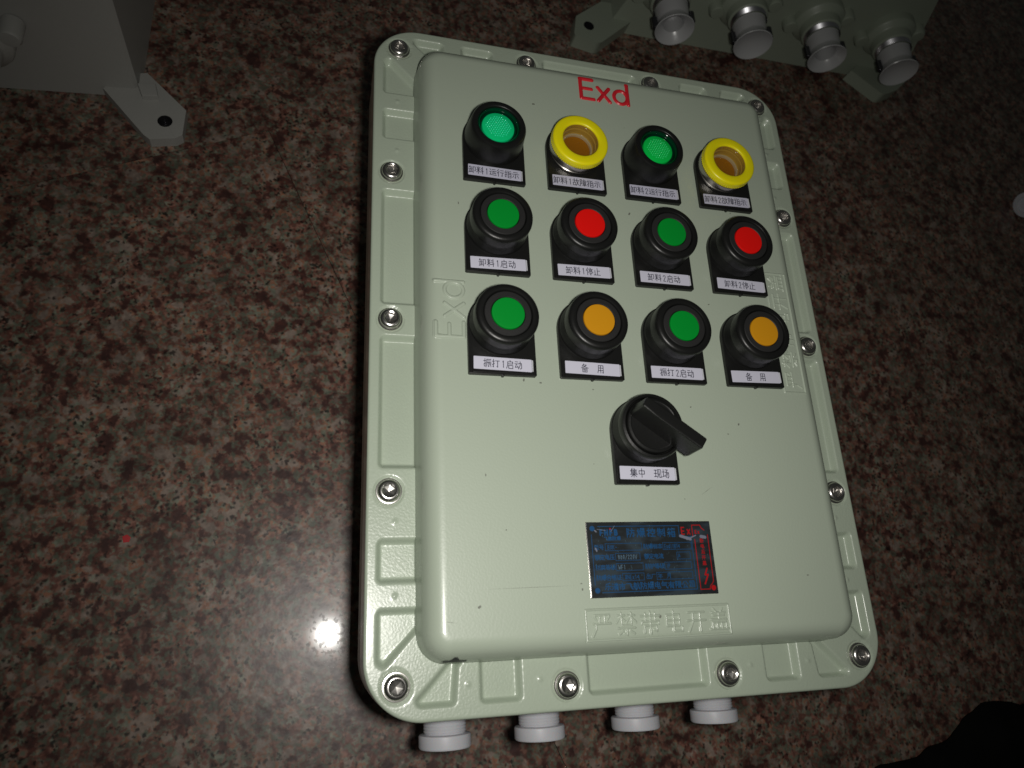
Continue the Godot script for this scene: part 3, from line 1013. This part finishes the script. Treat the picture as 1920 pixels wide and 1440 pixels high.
func control_box() -> void:
	plan_lid()
	shared_meshes()
	var box := thing("control_box", "pale green cast metal control box with twelve buttons and lamps and a black selector switch", "control box")
	var up := Transform3D(Basis(), Vector3(0, FLANGE * 0.001, 0))
	put("lid_flange", flange_mesh(), M.paint, box)
	put("lid_panel", panel_mesh(), M.panel, box)
	var s := prism(Soup.new(), rrect(LX - 0.3, LY - 0.3, LR, 12), -41.0, -21.0, 0.8, up)
	prism(s, rrect(LX - 16, LY - 16, 16, 8), 0.3 - FLANGE, -40.5, 0.0, up)
	prism(s, rrect(LX - 4, LY - 4, LR - 4, 8), -22.0, -19.0, 0.0, up)
	put("enclosure_body", done(s), M.body, box)
	for k in 2:
		for side in [-1, 1]:
			var pts := rrect(14, 13, 6, 5, Vector2(side * 80.0, (LY - 18) * (1 if k else -1)))
			put("foot", done(prism(Soup.new(), pts, 0.1 - FLANGE, 10.0 - FLANGE, 0.6, up)), M.body, box)
	var n := 0
	for p in seats:
		var b := put("bolt", shared.bolt, M.chrome, box, pm(p.x, p.y, -0.4))
		n += 1
		b.rotation.y = n * 1.37
	# cast and painted lettering
	put("painted_lettering", emboss(moved(exd(), Transform2D(0, Vector2(-16.6, -163.6))), 2.0, 0.75, 0.3, TOP), M.red_paint, box)
	put("cast_lettering", emboss(moved(exd(), Transform2D(-PI / 2, Vector2(-109.4, 16.8))), 1.9, 0.75, 0.3, TOP), M.panel, box)
	var warning := strokes_of("严禁带电开盖", -36.4, 154.7, 10.2, 12.45)
	warning.append_array(box_lines(-39.4, 152.8, 36.9, 166.7))
	put("cast_warning", emboss(warning, 0.9, 0.62, 0.24, TOP), M.panel, box)
	var along := []
	for l in warning:
		var q := PackedVector2Array()
		for p in l:
			var w: Vector2 = p - Vector2(-1.25, 159.75)
			q.append(Vector2(w.y + 99.8, -w.x + 0.4))
		along.append(q)
	put("cast_warning", emboss(along, 0.9, 0.62, 0.24, TOP), M.panel, box)
	put("paint_chip", paint_chip_mesh(), M.chip, box)
	put("nameplate", card_mesh(34.1, 17.9, 0.0, 0.5), nameplate_material(), box, pm(-1.6, 129.5, TOP - 0.05))
	put("nameplate_edge", done(prism(Soup.new(), rrect(34.35, 18.1, 0.3, 2), 0, 0.25, 0.1)), M.steel, box, pm(-1.6, 129.5, TOP - 0.04))
	s = Soup.new()
	var rng := RandomNumberGenerator.new()
	rng.seed = 44
	for k in 46:
		var p := Vector2(rng.randf_range(-100, 100), rng.randf_range(-155, 158))
		var size := rng.randf_range(0.25, 0.6)
		var q := PackedVector2Array()
		var stretch := rng.randf_range(0.6, 2.6)
		var turn := rng.randf() * TAU
		for i in 6:
			q.append(p + (Vector2(cos(TAU * i / 6) * stretch, sin(TAU * i / 6)) * size * rng.randf_range(0.6, 1.2)).rotated(turn))
		prism(s, q, TOP - 0.1, TOP + 0.04, 0.0, up)
	for l in [[Vector2(-107, 155), Vector2(-101, 156)], [Vector2(-89, 141.7), Vector2(-42, 141.4)], [Vector2(30, 98), Vector2(38, 93)]]:
		var n2: Vector2 = (l[1] - l[0]).orthogonal().normalized() * 0.09
		prism(s, PackedVector2Array([l[0], l[0].lerp(l[1], 0.4) - n2, l[1], l[0].lerp(l[1], 0.6) + n2]), TOP - 0.1, TOP + 0.03, 0.0, up)
	put("scuff_marks", done(s), mat(lin(0.16, 0.17, 0.14), 0.6), box).set_meta("kind", "stuff")
	# fittings, row by row
	var cx := [-74.9, -25.7, 23.8, 73.2]
	var dull := Color(0.76, 0.76, 0.83)
	pilot_light(box, Vector2(-74.6, -106.3), "teal", "green pilot light at the left end of the top row", label_material("卸料1运行指示", 45, 44.5, -2, dull))
	window_light(box, Vector2(-24.8, -106.6), "yellow ringed window lamp next to the left green pilot light", label_material("卸料1故障指示", 45, 44.5, -2, dull))
	pilot_light(box, Vector2(23.6, -106.4), "leaf", "green pilot light between the two yellow ringed lamps", label_material("卸料2运行指示", 45, 44.5, -2, dull))
	window_light(box, Vector2(72.8, -106.5), "yellow ringed window lamp at the right end of the top row", label_material("卸料2故障指示", 45, 44.5, -2, dull))
	var texts := ["卸料1启动", "卸料1停止", "卸料2启动", "卸料2停止", "振打1启动", "备　用", "振打2启动", "备　用"]
	var colours := ["green", "red", "green", "red", "green", "amber_disc", "green", "amber_disc"]
	var says := ["green push button at the left end of the middle row", "red push button second from the left in the middle row", "green push button between the two red ones", "red push button at the right end of the middle row", "green push button at the left end of the lower row", "amber push button between the two lower green ones", "green push button straight above the selector switch", "amber push button at the right end of the lower row"]
	var made := {}
	for k in 8:
		if not made.has(texts[k]):
			made[texts[k]] = label_material(texts[k], 44, 45, -4 if k < 4 else 2)
		var at := Vector2(cx[k % 4] + [0.0, 0.0, 0.0, 0.0][k % 4], [-48.8, 8.9][k / 4])
		push_button(box, at, colours[k], says[k], made[texts[k]])
	selector_switch(box, Vector2(-0.4, 64.9))
	for k in 4:
		put("cable_plug", shared.plug, M.white_plastic, box, pm([-95.6, -44.8, 12.8, 62.0][k], 197.0, [-47, -47, -52, -52][k]))

func exd() -> Array:                          # the letters E x d, 32 mm long and 15 mm high
	var out := [PackedVector2Array([Vector2(8.2, 0.4), Vector2(0.4, 0.4), Vector2(0.4, 15.0), Vector2(8.6, 15.0)]), PackedVector2Array([Vector2(0.4, 7.4), Vector2(7.4, 7.4)]), PackedVector2Array([Vector2(11.8, 5.2), Vector2(19.4, 15.2)]), PackedVector2Array([Vector2(19.2, 5.2), Vector2(11.6, 15.2)])]
	var round := PackedVector2Array()
	for i in 25:
		var a := TAU * i / 24
		round.append(Vector2(27.0 + 4.5 * cos(a), 10.2 + 5.0 * sin(a)))
	out.append(round)
	out.append(PackedVector2Array([Vector2(31.8, 0.2), Vector2(31.8, 15.3)]))
	return out

func grey_enclosure() -> void:
	var o := thing("grey_enclosure", "grey metal enclosure at the upper left with one mounting foot in view", "enclosure", lm(17.5, -16.7, 0))
	o.scale = Vector3.ONE * 1.105
	var base := PackedVector2Array([Vector2(-291, -420), Vector2(-291, -199), Vector2(-293, -197), Vector2(-520, -178), Vector2(-520, -420)])
	var b2 := clockwise(base)
	put("housing", frustum(b2, b2, 0.2, 150.0), M.bg_grey, o)
	lug(o, PackedVector2Array([Vector2(-312, -194), Vector2(-284, -161.4), Vector2(-280, -158.4), Vector2(-264.5, -161.6), Vector2(-260.5, -165), Vector2(-260.0, -185), Vector2(-287, -211.5), Vector2(-300, -208)]), Vector2(-272.2, -174.2), M.bg_grey, 0.3, 8.5)
	put("foot_web", done(prism(Soup.new(), PackedVector2Array([Vector2(-291, -198.5), Vector2(-287.2, -189.0), Vector2(-277.4, -190.4), Vector2(-280, -200.3)]), 8.3, 13.0, 0.6)), M.bg_grey, o)
	gland(o, lm(-371, -186, 50), 0.35)

func green_enclosure() -> void:
	var o := thing("green_enclosure", "dark green metal enclosure at the top right with four cable glands", "enclosure", lm(17.5, -16.7, 0))
	o.scale = Vector3.ONE * 1.105
	var base := clockwise(PackedVector2Array([Vector2(64, -334), Vector2(376, -334), Vector2(376, -560), Vector2(64, -560)]))
	var top := clockwise(PackedVector2Array([Vector2(88, -342), Vector2(339, -342), Vector2(339, -552), Vector2(88, -552)]))
	put("housing", frustum(base, top, 0.2, 97.0), M.bg_green, o)
	lug(o, PackedVector2Array([Vector2(84, -335), Vector2(54, -306), Vector2(49, -305), Vector2(31, -308.5), Vector2(30, -311), Vector2(33, -330), Vector2(58, -352), Vector2(75, -352)]), Vector2(44, -322), M.bg_green, 0.3, 12.5)
	lug(o, PackedVector2Array([Vector2(311, -327), Vector2(340, -305.5), Vector2(345, -305.5), Vector2(360, -313), Vector2(378, -330), Vector2(384, -348), Vector2(340, -352)]), Vector2(352, -322), M.bg_green, 0.3, 12.5)
	for k in 4:
		gland(o, lm([101.0, 173.5, 246.5, 322.0][k], -336, 50.5), 0.35, k % 2 == 0)

func loose_things() -> void:
	# a spare plug at the right edge of the picture
	var p := put("plastic_plug", shared.plug, M.white_plastic, self, lm(565, -244, 13.5))
	p.rotation.y = 1.9 + PI
	tag(p, "pale plastic plug lying on the granite at the right edge", "plug")
	# black cloth in the lower right corner
	var n := FastNoiseLite.new()
	n.seed = 21
	n.frequency = 0.011
	n.fractal_octaves = 3
	var v := PackedVector3Array()
	var ix := PackedInt32Array()
	var w := 90
	var from := Vector2(429, 218)
	var to := Vector2(208, 279)
	var dir := (to - from).normalized()
	var away := Vector2(-dir.y, dir.x)
	if away.y < 0:
		away = -away
	for layer in 2:
		for i in w + 1:
			for j in w + 1:
				var q := from + dir * (lerpf(-120, from.distance_to(to) + 60, float(i) / w)) + away * (j * 3.0)
				var edge := minf(minf(j * 3.0, 60.0), minf(i, w - i) * 3.0)
				q += away * n.get_noise_2d(i * 5.0, 7.0) * 14.0
				var h := 2.0 + 26.0 * (1.0 - exp(-edge / 20.0)) * (0.62 + 0.6 * n.get_noise_2d(q.x, q.y * 1.4)) if layer == 0 else 0.3
				v.append(lm(q.x, q.y, h))
	var side := w + 1
	for layer in 2:
		for i in w:
			for j in w:
				var a := layer * side * side + i * side + j
				var order := [a, a + 1, a + side + 1, a, a + side + 1, a + side]
				if layer == 1:
					order.reverse()
				ix.append_array(PackedInt32Array(order))
	for i in w:
		for pair in [[i, i + 1], [w * side + i + 1, w * side + i], [(i + 1) * side, i * side], [i * side + w, (i + 1) * side + w]]:
			var a: int = pair[0]
			var b: int = pair[1]
			var c := side * side
			ix.append_array(PackedInt32Array([a, a + c, b + c, a, b + c, b]))
	var cloth := put("black_cloth", smooth_mesh(v, ix), M.cloth, self)
	tag(cloth, "crumpled black cloth in the lower right corner of the floor", "cloth")
	# a fleck of red paint on the floor
	var f := put("paint_flake", done(prism(Soup.new(), PackedVector2Array([Vector2(-2.4, -1.4), Vector2(0.3, -2.6), Vector2(2.5, -0.8), Vector2(1.8, 2.1), Vector2(-1.4, 2.4)]), 0.05, 0.4, 0.12)), mat(lin(0.45, 0.015, 0.02), 0.5), self, lm(-276.4, 95.6, 0))
	tag(f, "tiny red paint flake on the bare granite at the lower left", "flake")
